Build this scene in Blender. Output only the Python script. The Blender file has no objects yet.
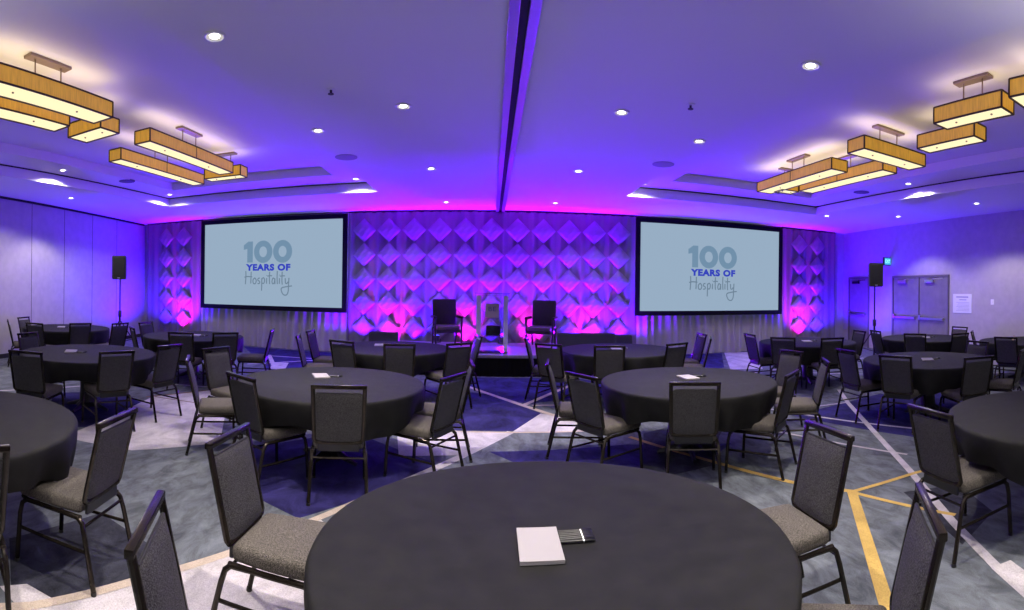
import bpy, bmesh, math, random
from mathutils import Vector, Matrix
R = random.Random(7)
PI = math.pi
scene = bpy.context.scene
COL = scene.collection
CEIL = 3.62          # perimeter / centre ceiling
EYE = 1.70

# ------------------------------------------------------------------ materials
def newmat(name):
    m = bpy.data.materials.new(name); m.use_nodes = True
    nt = m.node_tree
    return m, nt, nt.nodes['Principled BSDF']
def plain(name, col, rough=.5, metal=0, spec=.5, noise=0, nscale=20, bump=0, bscale=200, coat=0, sheen=0):
    m, nt, b = newmat(name)
    b.inputs['Base Color'].default_value = (*col, 1)
    b.inputs['Roughness'].default_value = rough
    b.inputs['Metallic'].default_value = metal
    b.inputs['Specular IOR Level'].default_value = spec
    b.inputs['Coat Weight'].default_value = coat
    b.inputs['Sheen Weight'].default_value = sheen
    tc = nt.nodes.new('ShaderNodeTexCoord')
    if noise:
        n = nt.nodes.new('ShaderNodeTexNoise'); n.inputs['Scale'].default_value = nscale; n.inputs['Detail'].default_value = 6
        r = nt.nodes.new('ShaderNodeValToRGB')
        lo = [c*(1-noise) for c in col]; hi = [min(1, c*(1+noise)) for c in col]
        r.color_ramp.elements[0].position = .3; r.color_ramp.elements[1].position = .7
        r.color_ramp.elements[0].color = (*lo, 1); r.color_ramp.elements[1].color = (*hi, 1)
        nt.links.new(tc.outputs['Object'], n.inputs['Vector'])
        nt.links.new(n.outputs['Fac'], r.inputs['Fac']); nt.links.new(r.outputs['Color'], b.inputs['Base Color'])
    if bump:
        n2 = nt.nodes.new('ShaderNodeTexNoise'); n2.inputs['Scale'].default_value = bscale; n2.inputs['Detail'].default_value = 3
        bp = nt.nodes.new('ShaderNodeBump'); bp.inputs['Strength'].default_value = bump; bp.inputs['Distance'].default_value = .01
        nt.links.new(tc.outputs['Object'], n2.inputs['Vector'])
        nt.links.new(n2.outputs['Fac'], bp.inputs['Height']); nt.links.new(bp.outputs['Normal'], b.inputs['Normal'])
    return m
def emit(name, col, strength):
    m = bpy.data.materials.new(name); m.use_nodes = True
    nt = m.node_tree; nt.nodes.clear()
    e = nt.nodes.new('ShaderNodeEmission'); o = nt.nodes.new('ShaderNodeOutputMaterial')
    e.inputs['Color'].default_value = (*col, 1); e.inputs['Strength'].default_value = strength
    nt.links.new(e.outputs[0], o.inputs[0])
    return m
def carpet(name, col, amt, scale=(1.6, 1.0, 1), det=9):
    m, nt, b = newmat(name)
    b.inputs['Roughness'].default_value = .95; b.inputs['Specular IOR Level'].default_value = .15
    tc = nt.nodes.new('ShaderNodeTexCoord'); mp = nt.nodes.new('ShaderNodeMapping')
    mp.inputs['Scale'].default_value = scale; mp.inputs['Rotation'].default_value = (0, 0, .35)
    n = nt.nodes.new('ShaderNodeTexNoise'); n.inputs['Scale'].default_value = 2.2; n.inputs['Detail'].default_value = det; n.inputs['Roughness'].default_value = .68; n.inputs['Distortion'].default_value = .6
    r = nt.nodes.new('ShaderNodeValToRGB')
    r.color_ramp.elements[0].position = .34; r.color_ramp.elements[1].position = .66
    r.color_ramp.elements[0].color = (*[c*(1-amt) for c in col], 1)
    r.color_ramp.elements[1].color = (*[c*(1+amt) for c in col], 1)
    n2 = nt.nodes.new('ShaderNodeTexNoise'); n2.inputs['Scale'].default_value = 170; n2.inputs['Detail'].default_value = 2
    mx = nt.nodes.new('ShaderNodeMix'); mx.data_type = 'RGBA'; mx.blend_type = 'OVERLAY'; mx.inputs[0].default_value = .55
    bp = nt.nodes.new('ShaderNodeBump'); bp.inputs['Strength'].default_value = .5; bp.inputs['Distance'].default_value = .006
    L = nt.links.new
    L(tc.outputs['Object'], mp.inputs['Vector']); L(mp.outputs[0], n.inputs['Vector']); L(tc.outputs['Object'], n2.inputs['Vector'])
    L(n.outputs['Fac'], r.inputs['Fac']); L(r.outputs['Color'], mx.inputs[6]); L(n2.outputs['Fac'], mx.inputs[7])
    L(mx.outputs[2], b.inputs['Base Color']); L(n2.outputs['Fac'], bp.inputs['Height']); L(bp.outputs[0], b.inputs['Normal'])
    return m
def boucle(name, col, hi):
    m, nt, b = newmat(name)
    b.inputs['Roughness'].default_value = .85; b.inputs['Specular IOR Level'].default_value = .25
    tc = nt.nodes.new('ShaderNodeTexCoord')
    v = nt.nodes.new('ShaderNodeTexVoronoi'); v.inputs['Scale'].default_value = 190
    n = nt.nodes.new('ShaderNodeTexNoise'); n.inputs['Scale'].default_value = 170; n.inputs['Detail'].default_value = 4
    r = nt.nodes.new('ShaderNodeValToRGB')
    r.color_ramp.elements[0].position = .35; r.color_ramp.elements[1].position = .68
    r.color_ramp.elements[0].color = (*col, 1); r.color_ramp.elements[1].color = (*hi, 1)
    bp = nt.nodes.new('ShaderNodeBump'); bp.inputs['Strength'].default_value = .8; bp.inputs['Distance'].default_value = .004; bp.invert = True
    L = nt.links.new
    L(tc.outputs['Object'], v.inputs['Vector']); L(tc.outputs['Object'], n.inputs['Vector'])
    L(n.outputs['Fac'], r.inputs['Fac']); L(r.outputs['Color'], b.inputs['Base Color'])
    L(v.outputs['Distance'], bp.inputs['Height']); L(bp.outputs[0], b.inputs['Normal'])
    return m

M = dict(
    slate=carpet('carpet_slate', (.118, .131, .150), .45, (3.6, 1.6, 1), 12),
    navy=carpet('carpet_navy_bluelit', (.026, .022, .105), .6),  # navy carpet, blue deepened to stand in for the blue light near the stage
    ink=carpet('carpet_ink', (.035, .037, .052), .6, (3, 2, 1), 12),
    light=carpet('carpet_silver', (.47, .44, .465), .25),
    tan=carpet('carpet_tan', (.48, .40, .33), .15),
    gold=carpet('carpet_gold', (.50, .34, .10), .18),
    brown=carpet('carpet_brown', (.16, .10, .06), .2),
    ceiling=plain('ceiling_paint', (.82, .81, .83), .9, spec=.2, bump=.15, bscale=60),
    wall=plain('wall_vinyl', (.44, .41, .43), .75, spec=.3, noise=.06, nscale=6, bump=.1, bscale=300),
    dark=plain('dark_slot', (.01, .01, .012), .8),
    rail=plain('track_rail_paint', (.55, .53, .58), .3, metal=.7),
    door=plain('door_laminate', (.20, .19, .17), .5, noise=.12, nscale=5),
    doorframe=plain('door_frame_paint', (.13, .12, .11), .45),
    steel=plain('brushed_steel', (.62, .62, .64), .28, metal=1),
    white=plain('white_plastic', (.8, .8, .78), .4),
    paper=plain('white_paper', (.36, .34, .352), .8, spec=.2),
    notice=plain('notice_paper', (.74, .74, .78), .6),
    printed=plain('grey_print', (.12, .13, .18), .8),
    cloth=plain('black_polyester_cloth', (.0125, .0123, .0122), .7, spec=.16, noise=.25, nscale=9, bump=.3, bscale=500),
    black=plain('black_plastic', (.012, .012, .013), .45),
    blackmetal=plain('black_powder_metal', (.016, .016, .018), .38, metal=.3),
    bronze=plain('dark_bronze_metal', (.030, .024, .019), .26, metal=.7, noise=.3, nscale=14),
    fabric=boucle('charcoal_boucle', (.022, .021, .023), (.082, .079, .082)),
    seat=boucle('taupe_boucle', (.042, .037, .033), (.155, .138, .120)),
    leather=plain('brown_leather', (.014, .009, .007), .5, spec=.25, noise=.3, nscale=30, bump=.2, bscale=150),
    leatherseat=plain('tan_leather_seat', (.10, .075, .065), .35),
    darkwood=plain('dark_stained_wood', (.02, .012, .010), .4, noise=.3, nscale=20),
    drape=plain('silver_drape_fabric', (.16, .145, .15), .75, spec=.3, sheen=.2),
    satin=plain('white_stretch_fabric', (.20, .18, .21), .5, spec=.5),
    stagetop=plain('stage_deck_carpet', (.20, .18, .21), .42, spec=.5, noise=.2, nscale=30),
    greydrape=plain('grey_drape_fabric', (.33, .315, .30), .8, spec=.2),
    skirt=plain('black_stage_skirt', (.006, .006, .0065), .95, spec=.05),
    screenframe=plain('black_velvet_frame', (.006, .006, .007), .9, spec=.1),
    acrylic=None,
    frosted=plain('frosted_acrylic', (.62, .62, .60), .45),
    tansign=plain('tan_sign_board', (.40, .36, .25), .6),
    canopy=plain('bronze_canopy_metal', (.28, .21, .17), .4, metal=.6),
    fixedge=plain('dark_wire_edge', (.05, .025, .012), .6),
    grille=plain('grey_speaker_grille', (.30, .30, .32), .6),
    grille_dark=plain('dark_speaker_grille', (.09, .085, .10), .6),
    led=plain('lamp_housing', (.02, .02, .022), .5),
    kraft=plain('tan_card', (.35, .28, .20), .8),
    piping=plain('dark_piping', (.02, .02, .02), .7),
)
m, nt, b = newmat('clear_acrylic')
b.inputs['Base Color'].default_value = (.96, .97, 1, 1); b.inputs['Roughness'].default_value = .03
b.inputs['Transmission Weight'].default_value = 1; b.inputs['IOR'].default_value = 1.12
M['acrylic'] = m
M['downlight'] = emit('downlight_lens', (1, .95, .88), 14)
M['reflector'] = emit('downlight_reflector_glow', (1, .93, .90), .62)
M['diffuser'] = emit('fixture_diffuser', (1, .87, .52), 1.15)
M['screen'] = emit('projected_slide', (.31, .42, .55), 1.0)
M['txt100'] = emit('slide_steel_blue', (.165, .275, .40), 1.0)
M['txtyears'] = emit('slide_blue', (.035, .055, .50), 1.0)
M['txthosp'] = emit('slide_slate', (.15, .22, .30), 1.0)
M['exitface'] = emit('exit_sign_glow', (.06, .42, .75), 1.2)
M['exittext'] = emit('exit_sign_letters', (.35, .95, .95), 1.6)
M['lens_mag'] = emit('uplight_lens_magenta', (1, .05, .75), 9)
M['lens_blue'] = emit('uplight_lens_blue', (.08, .08, 1), 9)
# amber lampshade: glows from inside, woven streaks
m, nt, b = newmat('amber_lampshade')
b.inputs['Base Color'].default_value = (.45, .24, .05, 1); b.inputs['Roughness'].default_value = .6
tc = nt.nodes.new('ShaderNodeTexCoord'); mp = nt.nodes.new('ShaderNodeMapping'); mp.inputs['Scale'].default_value = (30, 30, 3)
nz = nt.nodes.new('ShaderNodeTexNoise'); nz.inputs['Scale'].default_value = 2; nz.inputs['Detail'].default_value = 4
rp = nt.nodes.new('ShaderNodeValToRGB')
rp.color_ramp.elements[0].color = (.36, .17, .012, 1); rp.color_ramp.elements[1].color = (.62, .33, .03, 1)
rp.color_ramp.elements[0].position = .3; rp.color_ramp.elements[1].position = .7
nt.links.new(tc.outputs['Object'], mp.inputs[0]); nt.links.new(mp.outputs[0], nz.inputs['Vector']); nt.links.new(nz.outputs['Fac'], rp.inputs['Fac'])
nt.links.new(rp.outputs['Color'], b.inputs['Emission Color']); b.inputs['Emission Strength'].default_value = .75
M['amber'] = m

# ------------------------------------------------------------------ mesh helpers
class MB:
    def __init__(s): s.bm = bmesh.new()
    def box(s, x0, x1, y0, y1, z0, z1, bev=0, seg=2, mi=0, mat=None):
        r = bmesh.ops.create_cube(s.bm, size=1)
        vs = r['verts']
        bmesh.ops.scale(s.bm, vec=(x1-x0, y1-y0, z1-z0), verts=vs)
        bmesh.ops.translate(s.bm, vec=((x0+x1)/2, (y0+y1)/2, (z0+z1)/2), verts=vs)
        es = list({e for v in vs for e in v.link_edges})
        fs = list({f for v in vs for f in v.link_faces})
        for f in fs: f.material_index = mi
        if bev:
            r2 = bmesh.ops.bevel(s.bm, geom=es, offset=bev, segments=seg, affect='EDGES', profile=.5)
            vs = list({v for f in r2['faces'] for v in f.verts} | {v for v in vs if v.is_valid})
        if mat is not None: bmesh.ops.transform(s.bm, matrix=mat, verts=vs)
        return s
    def tube(s, pts, r, n=8, flat=1.0, caps=True):
        pts = [Vector(p) for p in pts]; rings = []
        up0 = None
        for i, p in enumerate(pts):
            t = ((pts[min(i+1, len(pts)-1)]-p).normalized() + (p-pts[max(i-1, 0)]).normalized()).normalized()
            if up0 is None:
                a = Vector((0, 0, 1)) if abs(t.z) < .9 else Vector((0, 1, 0))
                up0 = (a - t*a.dot(t)).normalized()
            else: up0 = (up0 - t*up0.dot(t)).normalized()
            sd = t.cross(up0)
            rr = r[i] if isinstance(r, (list, tuple)) else r
            rings.append([s.bm.verts.new(p + up0*rr*math.cos(2*PI*k/n) + sd*rr*flat*math.sin(2*PI*k/n)) for k in range(n)])
        for a, b_ in zip(rings, rings[1:]):
            for k in range(n): s.bm.faces.new((a[k], a[(k+1) % n], b_[(k+1) % n], b_[k]))
        if caps:
            s.bm.faces.new(rings[0][::-1]); s.bm.faces.new(rings[-1])
        return s
    def lathe(s, prof, c=(0, 0, 0), n=24):
        rings = []
        for (r, z) in prof:
            rings.append([s.bm.verts.new((c[0]+max(r, 1e-4)*math.cos(2*PI*k/n), c[1]+max(r, 1e-4)*math.sin(2*PI*k/n), c[2]+z)) for k in range(n)])
        for a, b_ in zip(rings, rings[1:]):
            for k in range(n): s.bm.faces.new((a[k], a[(k+1) % n], b_[(k+1) % n], b_[k]))
        s.bm.faces.new(rings[0][::-1]); s.bm.faces.new(rings[-1])
        return s
    def quad(s, *pts, mi=0):
        f = s.bm.faces.new([s.bm.verts.new(p) for p in pts]); f.material_index = mi
        return s
    def prism(s, poly, d, mi=0):
        """poly: 3-D points of a planar outline; d: extrusion vector"""
        d = Vector(d); a = [s.bm.verts.new(p) for p in poly]; b_ = [s.bm.verts.new(Vector(p)+d) for p in poly]
        n = len(a)
        fs = [s.bm.faces.new(a[::-1]), s.bm.faces.new(b_)] + [s.bm.faces.new((a[k], a[(k+1) % n], b_[(k+1) % n], b_[k])) for k in range(n)]
        for f in fs: f.material_index = mi
        return s
    def build(s, name, mats, parent=None, smooth=False, norm=True, angle=40):
        if norm: bmesh.ops.recalc_face_normals(s.bm, faces=s.bm.faces[:])
        me = bpy.data.meshes.new(name); s.bm.to_mesh(me); s.bm.free()
        if not isinstance(mats, (list, tuple)): mats = [mats]
        for m_ in mats: me.materials.append(m_)
        if smooth:
            me.polygons.foreach_set('use_smooth', [True]*len(me.polygons))
            me.set_sharp_from_angle(angle=math.radians(angle))
        o = bpy.data.objects.new(name, me); COL.objects.link(o)
        if parent: o.parent = parent
        return o
def tag(o, label=None, cat=None, group=None, kind=None):
    if label: o['label'] = label
    if cat: o['category'] = cat
    if group: o['group'] = group
    if kind: o['kind'] = kind
    return o
def root(name, loc, label, cat, rz=0, group=None):
    o = bpy.data.objects.new(name, None); COL.objects.link(o)
    o.location = loc; o.rotation_euler = (0, 0, rz); o.empty_display_size = .1
    return tag(o, label, cat, group)
def dup(r, loc, rz, label=None, group=None):
    c = r.copy(); COL.objects.link(c); c.location = loc; c.rotation_euler = (0, 0, rz)
    if label: c['label'] = label
    if group: c['group'] = group
    for ch in list(r.children):
        a = ch.copy(); COL.objects.link(a); a.parent = c
        for g in list(ch.children):
            d = g.copy(); COL.objects.link(d); d.parent = a
    return c
def struct(o): return tag(o, kind='structure')

# ------------------------------------------------------------------ room shell
BL, BR = (-10.40, 12.4), (10.66, 12.4)          # back corners
FL, FR = (-7.25, -5.0), (8.95, -5.0)           # corners behind the camera
lwx = lambda y: BL[0] + (12.4-y)*(FL[0]-BL[0])/17.4
rwx = lambda y: BR[0] - (12.4-y)*(BR[0]-FR[0])/17.4

fl = MB()
fl.quad((*FL, 0), (*FR, 0), (*BR, 0), (*BL, 0), mi=0)
def poly(pts, mi, z): fl.quad(*[(x, y, z) for x, y in pts], mi=mi)
def stripe(pts, w, mi, z=.004):
    for (x0, y0), (x1, y1) in zip(pts, pts[1:]):
        d = Vector((x1-x0, y1-y0)); n = Vector((-d.y, d.x)).normalized()*w/2
        poly([(x0+n.x, y0+n.y), (x0-n.x, y0-n.y), (x1-n.x, y1-n.y), (x1+n.x, y1+n.y)], mi, z)
SL, NV, LT, TN, GD, BN, IK = range(7)
# dark navy shards, with blue stage light and some shade put into them
poly([(-.62, 8.2), (-.05, 7.95), (.74, 6.69), (.29, 5.9), (-.9, 5.9)], NV, .0012)
poly([(-1.2, 9.4), (1.6, 9.4), (2.4, 8.3), (.55, 7.25), (-.3, 8.4)], NV, .0013)
poly([(.28, 4.79), (.0, 5.15), (1.5, 5.25), (2.6, 4.9), (1.9, 4.3), (1.1, 4.5)], NV, .0014)
poly([(-2.7, 1.86), (-2.18, 1.52), (-1.97, 1.67), (-1.75, 2.25), (-2.04, 2.5), (-2.58, 2.6)], IK, .0012)  # dark carpet patch with the chair's shade drawn into it
poly([(-1.95, 3.6), (-1.35, 3.35), (-.75, 4.2), (-.5, 4.75), (-1.6, 5.6), (-2.5, 4.5)], NV, .0012)  # blue-tinted shade under the table, painted in as a shard
poly([(-5.9, 4.9), (-4.6, 3.6), (-4.1, 4.2), (-4.25, 5.2), (-5.3, 5.8)], NV, .0012)
poly([(-6.5, 12.0), (-1.8, 12.0), (-2.4, 8.6), (-4.1, 8.7)], NV, .0012)
poly([(3.2, 9.4), (3.9, 12.2), (6.1, 12.1), (5.0, 9.8)], NV, .0013)
poly([(3.9, 5.6), (5.9, 5.9), (7.2, 4.9), (5.9, 3.3), (4.5, 3.6)], NV, .0012)
poly([(2.75, 1.95), (3.3, 2.05), (3.6, 2.6), (3.15, 2.85)], IK, .0013)  # the chair's shadow on the carpet, painted in as a dark patch
poly([(1.35, 4.2), (2.1, 4.35), (2.6, 5.2), (3.4, 6.3), (1.8, 5.6)], IK, .0016)
# pale silver shards
poly([(.70, 6.72), (.90, 6.55), (1.25, 6.02), (1.25, 5.85), (.28, 5.87)], LT, .0024)
poly([(-1.1, 5.83), (.22, 5.85), (-.28, 5.02), (-.9, 4.9)], LT, .0024)
poly([(-4.15, 3.55), (-3.32, 3.79), (-2.75, 4.55), (-3.3, 5.6), (-4.25, 6.75), (-4.69, 5.8), (-4.3, 4.3)], LT, .0022)
poly([(-2.10, 1.5), (-1.84, 2.12), (-1.61, 2.62), (-1.2, 3.40), (-.6, 2.9), (-.5, 1.2), (-1.2, .6)], LT, .0022)
poly([(-2.30, 1.52), (-2.23, 1.66), (-2.0, 1.70), (-2.05, 1.5)], LT, .0024)
poly([(2.62, 1.64), (2.76, 1.58), (2.55, 1.1), (2.25, .9)], LT, .0022)
poly([(4.02, 2.72), (4.9, 2.2), (5.2, 1.7), (3.98, 2.25)], LT, .0022)
poly([(6.20, 12.15), (6.95, 12.0), (5.70, 9.3), (5.00, 9.5)], LT, .0024)
poly([(-4.6, 9.9), (-4.3, 10.0), (-4.0, 9.1), (-4.35, 9.1)], LT, .0024)
# stripes
stripe([(2.83, 3.15), (1.93, 1.85), (1.2, .8)], .085, GD)
stripe([(2.83, 3.15), (3.55, 3.07), (4.6, 2.82), (6.5, 2.4)], .05, GD, .0042)
stripe([(2.83, 3.13), (3.08, 2.25)], .045, GD, .0044)
stripe([(1.6, 5.5), (2.18, 4.39), (2.54, 3.63), (2.84, 3.15)], .06, GD, .0046)
stripe([(5.6, 6.6), (5.05, 5.74), (3.56, 3.14), (2.99, 2.22), (2.65, 1.62)], .07, LT, .0040)
stripe([(3.9, 6.0), (4.55, 5.83), (5.09, 5.75)], .045, LT, .0038)
stripe([(3.6, 6.6), (4.16, 5.33), (4.66, 4.18), (5.2, 3.0)], .05, LT, .0036)
stripe([(3.2, 5.3), (3.53, 4.52), (3.9, 3.48)], .04, LT, .0034)
stripe([(-1.4, 10.1), (-.31, 8.41), (.90, 6.54)], .085, TN, .0042)
stripe([(.50, 7.20), (.93, 7.88), (1.6, 8.9)], .08, TN, .0044)
stripe([(.62, 7.18), (1.6, 7.17)], .06, TN, .0040)
stripe([(-1.3, 5.84), (1.3, 5.83)], .045, TN, .0038)
stripe([(.26, 5.86), (-.43, 4.73), (-.95, 3.9)], .10, LT, .0036)
stripe([(-2.45, .9), (-2.06, 1.57), (-1.84, 2.14), (-1.25, 3.34), (-.9, 4.0)], .065, TN, .0044)
stripe([(-4.75, 5.72), (-4.25, 6.77), (-3.9, 7.5)], .05, BN, .0042)
stripe([(-4.66, 5.82), (-3.92, 5.89), (-3.0, 5.9)], .03, BN, .0044)
stripe([(-5.4, 10.75), (-3.2, 10.9)], .07, LT, .0040)
stripe([(-5.0, 9.4), (-3.2, 11.4)], .07, LT, .0038)
stripe([(-5.21, 10.9), (-4.41, 9.47)], .10, LT, .0036)
stripe([(-6.6, 4.0), (-5.6, 6.6), (-3.0, 7.3)], .06, LT, .0036)
stripe([(3.0, 7.2), (5.4, 9.0), (8.8, 9.4)], .06, LT, .0036)
stripe([(6.0, 8.6), (9.6, 5.0)], .06, LT, .0034)
struct(fl.build('floor', [M['slate'], M['navy'], M['light'], M['tan'], M['gold'], M['brown'], M['ink']], norm=False))

def wall(name, a, b_, mi='wall', h=CEIL+.6, t=.15):
    d = Vector((b_[0]-a[0], b_[1]-a[1])); n = Vector((-d.y, d.x)).normalized()*t
    w = MB().prism([(a[0], a[1], -.02), (b_[0], b_[1], -.02), (b_[0]+n.x, b_[1]+n.y, -.02), (a[0]+n.x, a[1]+n.y, -.02)], (0, 0, h))
    return w
# outward normals: left of the direction of travel
lw = wall('wall_left', FL, BL)
struct(lw.build('wall_left', M['wall']))
struct(wall('wall_back', BL, BR).build('wall_back', M['wall']))
struct(wall('wall_right', BR, FR).build('wall_right', M['wall']))
rw_ = MB()      # rear wall behind the camera, with an opening added to let fill light in
for x0, x1, z0, z1 in ((FL[0], -6.4, 0, CEIL+.5), (7.4, FR[0], 0, CEIL+.5), (-6.4, 7.4, 3.1, CEIL+.5)): rw_.box(x0, x1, -5.15, -5.0, z0, z1)
struct(rw_.build('wall_rear', M['wall']))
# operable-partition seams and head track on the panelled wall
ldir = Vector((BL[0]-FL[0], 17.4)).normalized()
lang = math.atan2(-ldir.x, ldir.y)
for i, y in enumerate([-3.8+1.21*k for k in range(13)]):
    mtx = Matrix.Translation((lwx(y), y, 0)) @ Matrix.Rotation(lang, 4, 'Z')
    o = MB().box(-.01, .004, -.005, .005, .02, CEIL-.03, mat=mtx).build('trim_seam', M['dark']); struct(o); o.name = 'trim_%d' % (i+1)
mtx = Matrix.Translation((lwx(3.7), 3.7, 0)) @ Matrix.Rotation(lang, 4, 'Z')
struct(MB().box(-.02, .05, -8.7, 8.7, CEIL-.045, CEIL+.01, mat=mtx).build('trim_20', M['dark']))
struct(MB().box(-.02, .014, -8.7, 8.7, 0, .10, mat=mtx).build('baseboard_left', M['dark']))
rdir = Vector((FR[0]-BR[0], -17.4)).normalized()
rang = math.atan2(-rdir.x, rdir.y)
def rwm(y): return Matrix.Translation((rwx(y), y, 0)) @ Matrix.Rotation(rang, 4, 'Z')   # local +X points into... checked below
# ceiling with two two-step coffers
XS = [-12, -7.45, -6.75, -3.0, -2.3, 2.72, 3.42, 6.75, 7.5, 12]
YS = [-5.2, -1.6, -.9, 9.0, 9.8, 12.6]
ce = MB()
def inz(i, j):
    x = (XS[i]+XS[i+1])/2; y = (YS[j]+YS[j+1])/2
    for (a, b_, c, d) in ((-7.45, -6.75, -3.0, -2.3), (2.72, 3.42, 6.75, 7.5)):
        if a < x < d and -1.6 < y < 9.8:
            return .36 if (b_ < x < c and -.9 < y < 9.0) else .2
    return 0
nz_ = [[inz(i, j) for j in range(len(YS)-1)] for i in range(len(XS)-1)]
for i in range(len(XS)-1):
    for j in range(len(YS)-1):
        z = CEIL+nz_[i][j]
        ce.quad((XS[i], YS[j], z), (XS[i], YS[j+1], z), (XS[i+1], YS[j+1], z), (XS[i+1], YS[j], z))
        if i+2 < len(XS) and nz_[i+1][j] != nz_[i][j]:
            z2 = CEIL+nz_[i+1][j]; x = XS[i+1]
            ce.quad((x, YS[j], z), (x, YS[j+1], z), (x, YS[j+1], z2), (x, YS[j], z2))
        if j+2 < len(YS) and nz_[i][j+1] != nz_[i][j]:
            z2 = CEIL+nz_[i][j+1]; y = YS[j+1]
            ce.quad((XS[i], y, z), (XS[i+1], y, z), (XS[i+1], y, z2), (XS[i], y, z2))
struct(ce.build('ceiling', M['ceiling'], norm=False))
# roof slab just above so no light leaks
# partition track running to the stage
for k, (x0, x1, zz, mm) in enumerate(((.095, .172, .035, 'rail'), (.238, .315, .035, 'rail'), (.172, .238, .004, 'dark'))):
    struct(MB().box(x0, x1, -4.9, 12.3, CEIL-zz, CEIL+.02, bev=.004 if mm == 'rail' else 0).build('trim_%d' % (21+k), M[mm]))
# dark shadow slots on the outer coffer edges
for k, (x0, x1) in enumerate(((-7.46, -7.425), (7.475, 7.51))):
    struct(MB().box(x0, x1, -1.6, 9.8, CEIL+.182, CEIL+.199).build('trim_%d' % (25+k), M['dark']))
    struct(MB().box(-7.45 if k == 0 else 2.72, -2.3 if k == 0 else 7.5, 9.775, 9.81, CEIL+.185, CEIL+.199).build('trim_%d' % (28+k), M['dark']))

# ------------------------------------------------------------------ doors on the door wall
def door(n, y0, y1, double):
    """y0 > y1, positions along the wall; built in wall-local space (local x = into the room after the sign flip)"""
    yc = (y0+y1)/2; w = abs(y0-y1); h = 2.12
    r = bpy.data.objects.new('door_%d' % n, None); COL.objects.link(r)
    r.location = (rwx(yc), yc, 0); r.rotation_euler = (0, 0, math.atan2(-(BR[0]-FR[0])/17.4, 1)); struct(r)   # local -x faces the room
    f = MB()
    f.box(-.03, .02, -w/2-.06, -w/2, 0, h+.06, bev=.005); f.box(-.03, .02, w/2, w/2+.06, 0, h+.06, bev=.005); f.box(-.03, .02, -w/2, w/2, h, h+.06)
    if double: f.box(-.03, .01, -.015, .015, 0, h)
    f.build('door_frame', M['doorframe'], r)
    halves = ((-w/2, -.015), (.015, w/2)) if double else ((-w/2, w/2),)
    for a, b_ in halves:
        lf = MB().box(-.012, .03, a+.006, b_-.006, .01, h-.006, bev=.003).build('door_leaf', M['door'], r)
        s = 1 if a < 0 and double else -1
        bar = MB().box(-.085, -.055, a+.10, b_-.03, .985, 1.045, bev=.008)
        bar.box(-.06, -.012, a+.10, a+.16, .98, 1.05); bar.box(-.075, -.012, b_-.10, b_-.03, .97, 1.09, bev=.006)
        bar.build('panic_bar', M['steel'], lf)
        cl = MB().box(-.075, -.012, (a+b_)/2-.05, (a+b_)/2+.28, h-.15, h-.07, bev=.008)
        cl.tube([(-.05, (a+b_)/2+.05, h-.065), (-.16, (a+b_)/2-.18, h-.045), (-.03, (a+b_)/2-.36, h-.03)], .012, 6)
        cl.build('door_closer', M['steel'] if double else M['blackmetal'], lf)
    return r
door(1, 9.87, 7.755, True)
door(2, 12.02, 11.06, False)

# ------------------------------------------------------------------ lights in the ceiling
def downlight(x, y, z, label, power, size=78, blend=.55, vis=True, col=(1, .90, .80), r=.078):
    o = root('downlight', (x, y, z), label, 'ceiling light', group='recessed downlights')
    t = MB().lathe([(r*.80, .03), (r*.80, -.002), (r*.92, -.012), (r*1.12, -.010), (r*1.14, -.001), (r*1.14, .03)], n=24)
    bmesh.ops.delete(t.bm, geom=[f for f in t.bm.faces if len(f.verts) > 4], context='FACES')
    t.build('trim_ring', M['white'], o, smooth=True)
    MB().lathe([(r*.50, .0), (r*.50, -.005)], n=24).build('lens', M['downlight'], o)
    c_ = MB().lathe([(r*.50, -.001), (r*.80, -.003), (r*.80, .004), (r*.5, .003)], n=24)
    bmesh.ops.delete(c_.bm, geom=[f for f in c_.bm.faces if len(f.verts) > 4], context='FACES')
    c_.build('reflector', M['reflector'], o)
    ld = bpy.data.lights.new('downlight_beam', 'SPOT'); ld.energy = power; ld.color = col; ld.spot_size = math.radians(size); ld.spot_blend = blend; ld.shadow_soft_size = .06
    lo = bpy.data.objects.new('beam', ld); COL.objects.link(lo); lo.parent = o; lo.location = (0, 0, -.03)
    return o
P = 315
for x, y, l in [
    (-2.05, 3.25, 'large round downlight overhead beside the amber lights on the panelled-wall side'),
    (-.95, 5.18, 'bright round downlight, second along the row beside the ceiling track, panelled side'),
    (-2.12, 5.76, 'round downlight just inside the coffer edge, panelled side, mid way to stage'),
    (-.99, 7.96, 'small round downlight above the stage-front table, panelled side of ceiling track'),
    (-1.03, 11.1, 'tiny downlight close to the stage backdrop, panelled side of ceiling track'),
    (1.37, 5.18, 'bright round downlight, second along the row beside the ceiling track, door side'),
    (2.50, 3.36, 'large round downlight overhead beside the amber lights on the door side'),
    (1.39, 7.94, 'small round downlight above the stage-front table, door side of ceiling track'),
    (2.57, 5.82, 'round downlight just inside the coffer edge, door side, mid way to stage'),
    (1.41, 11.0, 'tiny downlight close to the stage backdrop, door side of ceiling track')]:
    downlight(x, y, CEIL, l, P if y < 7 else (P*.25 if y < 9 else 10))
for x, y, l in [(-7.1, 6.05, 'downlight on the coffer step between panelled wall and amber lights'),
                (-7.1, 9.35, 'downlight at the inner stage-end corner of the panelled-side coffer'),
                (7.15, 6.42, 'downlight on the coffer step between door wall and amber lights'),
                (-2.66, 9.42, 'small downlight on the step at the stage end of the panelled-side coffer'),
                (2.95, 9.42, 'small downlight on the step at the stage end of the door-side coffer')]:
    downlight(x, y, CEIL+.2, l, P*(.7 if y < 9 else .35), size=152, blend=.25)
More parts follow.
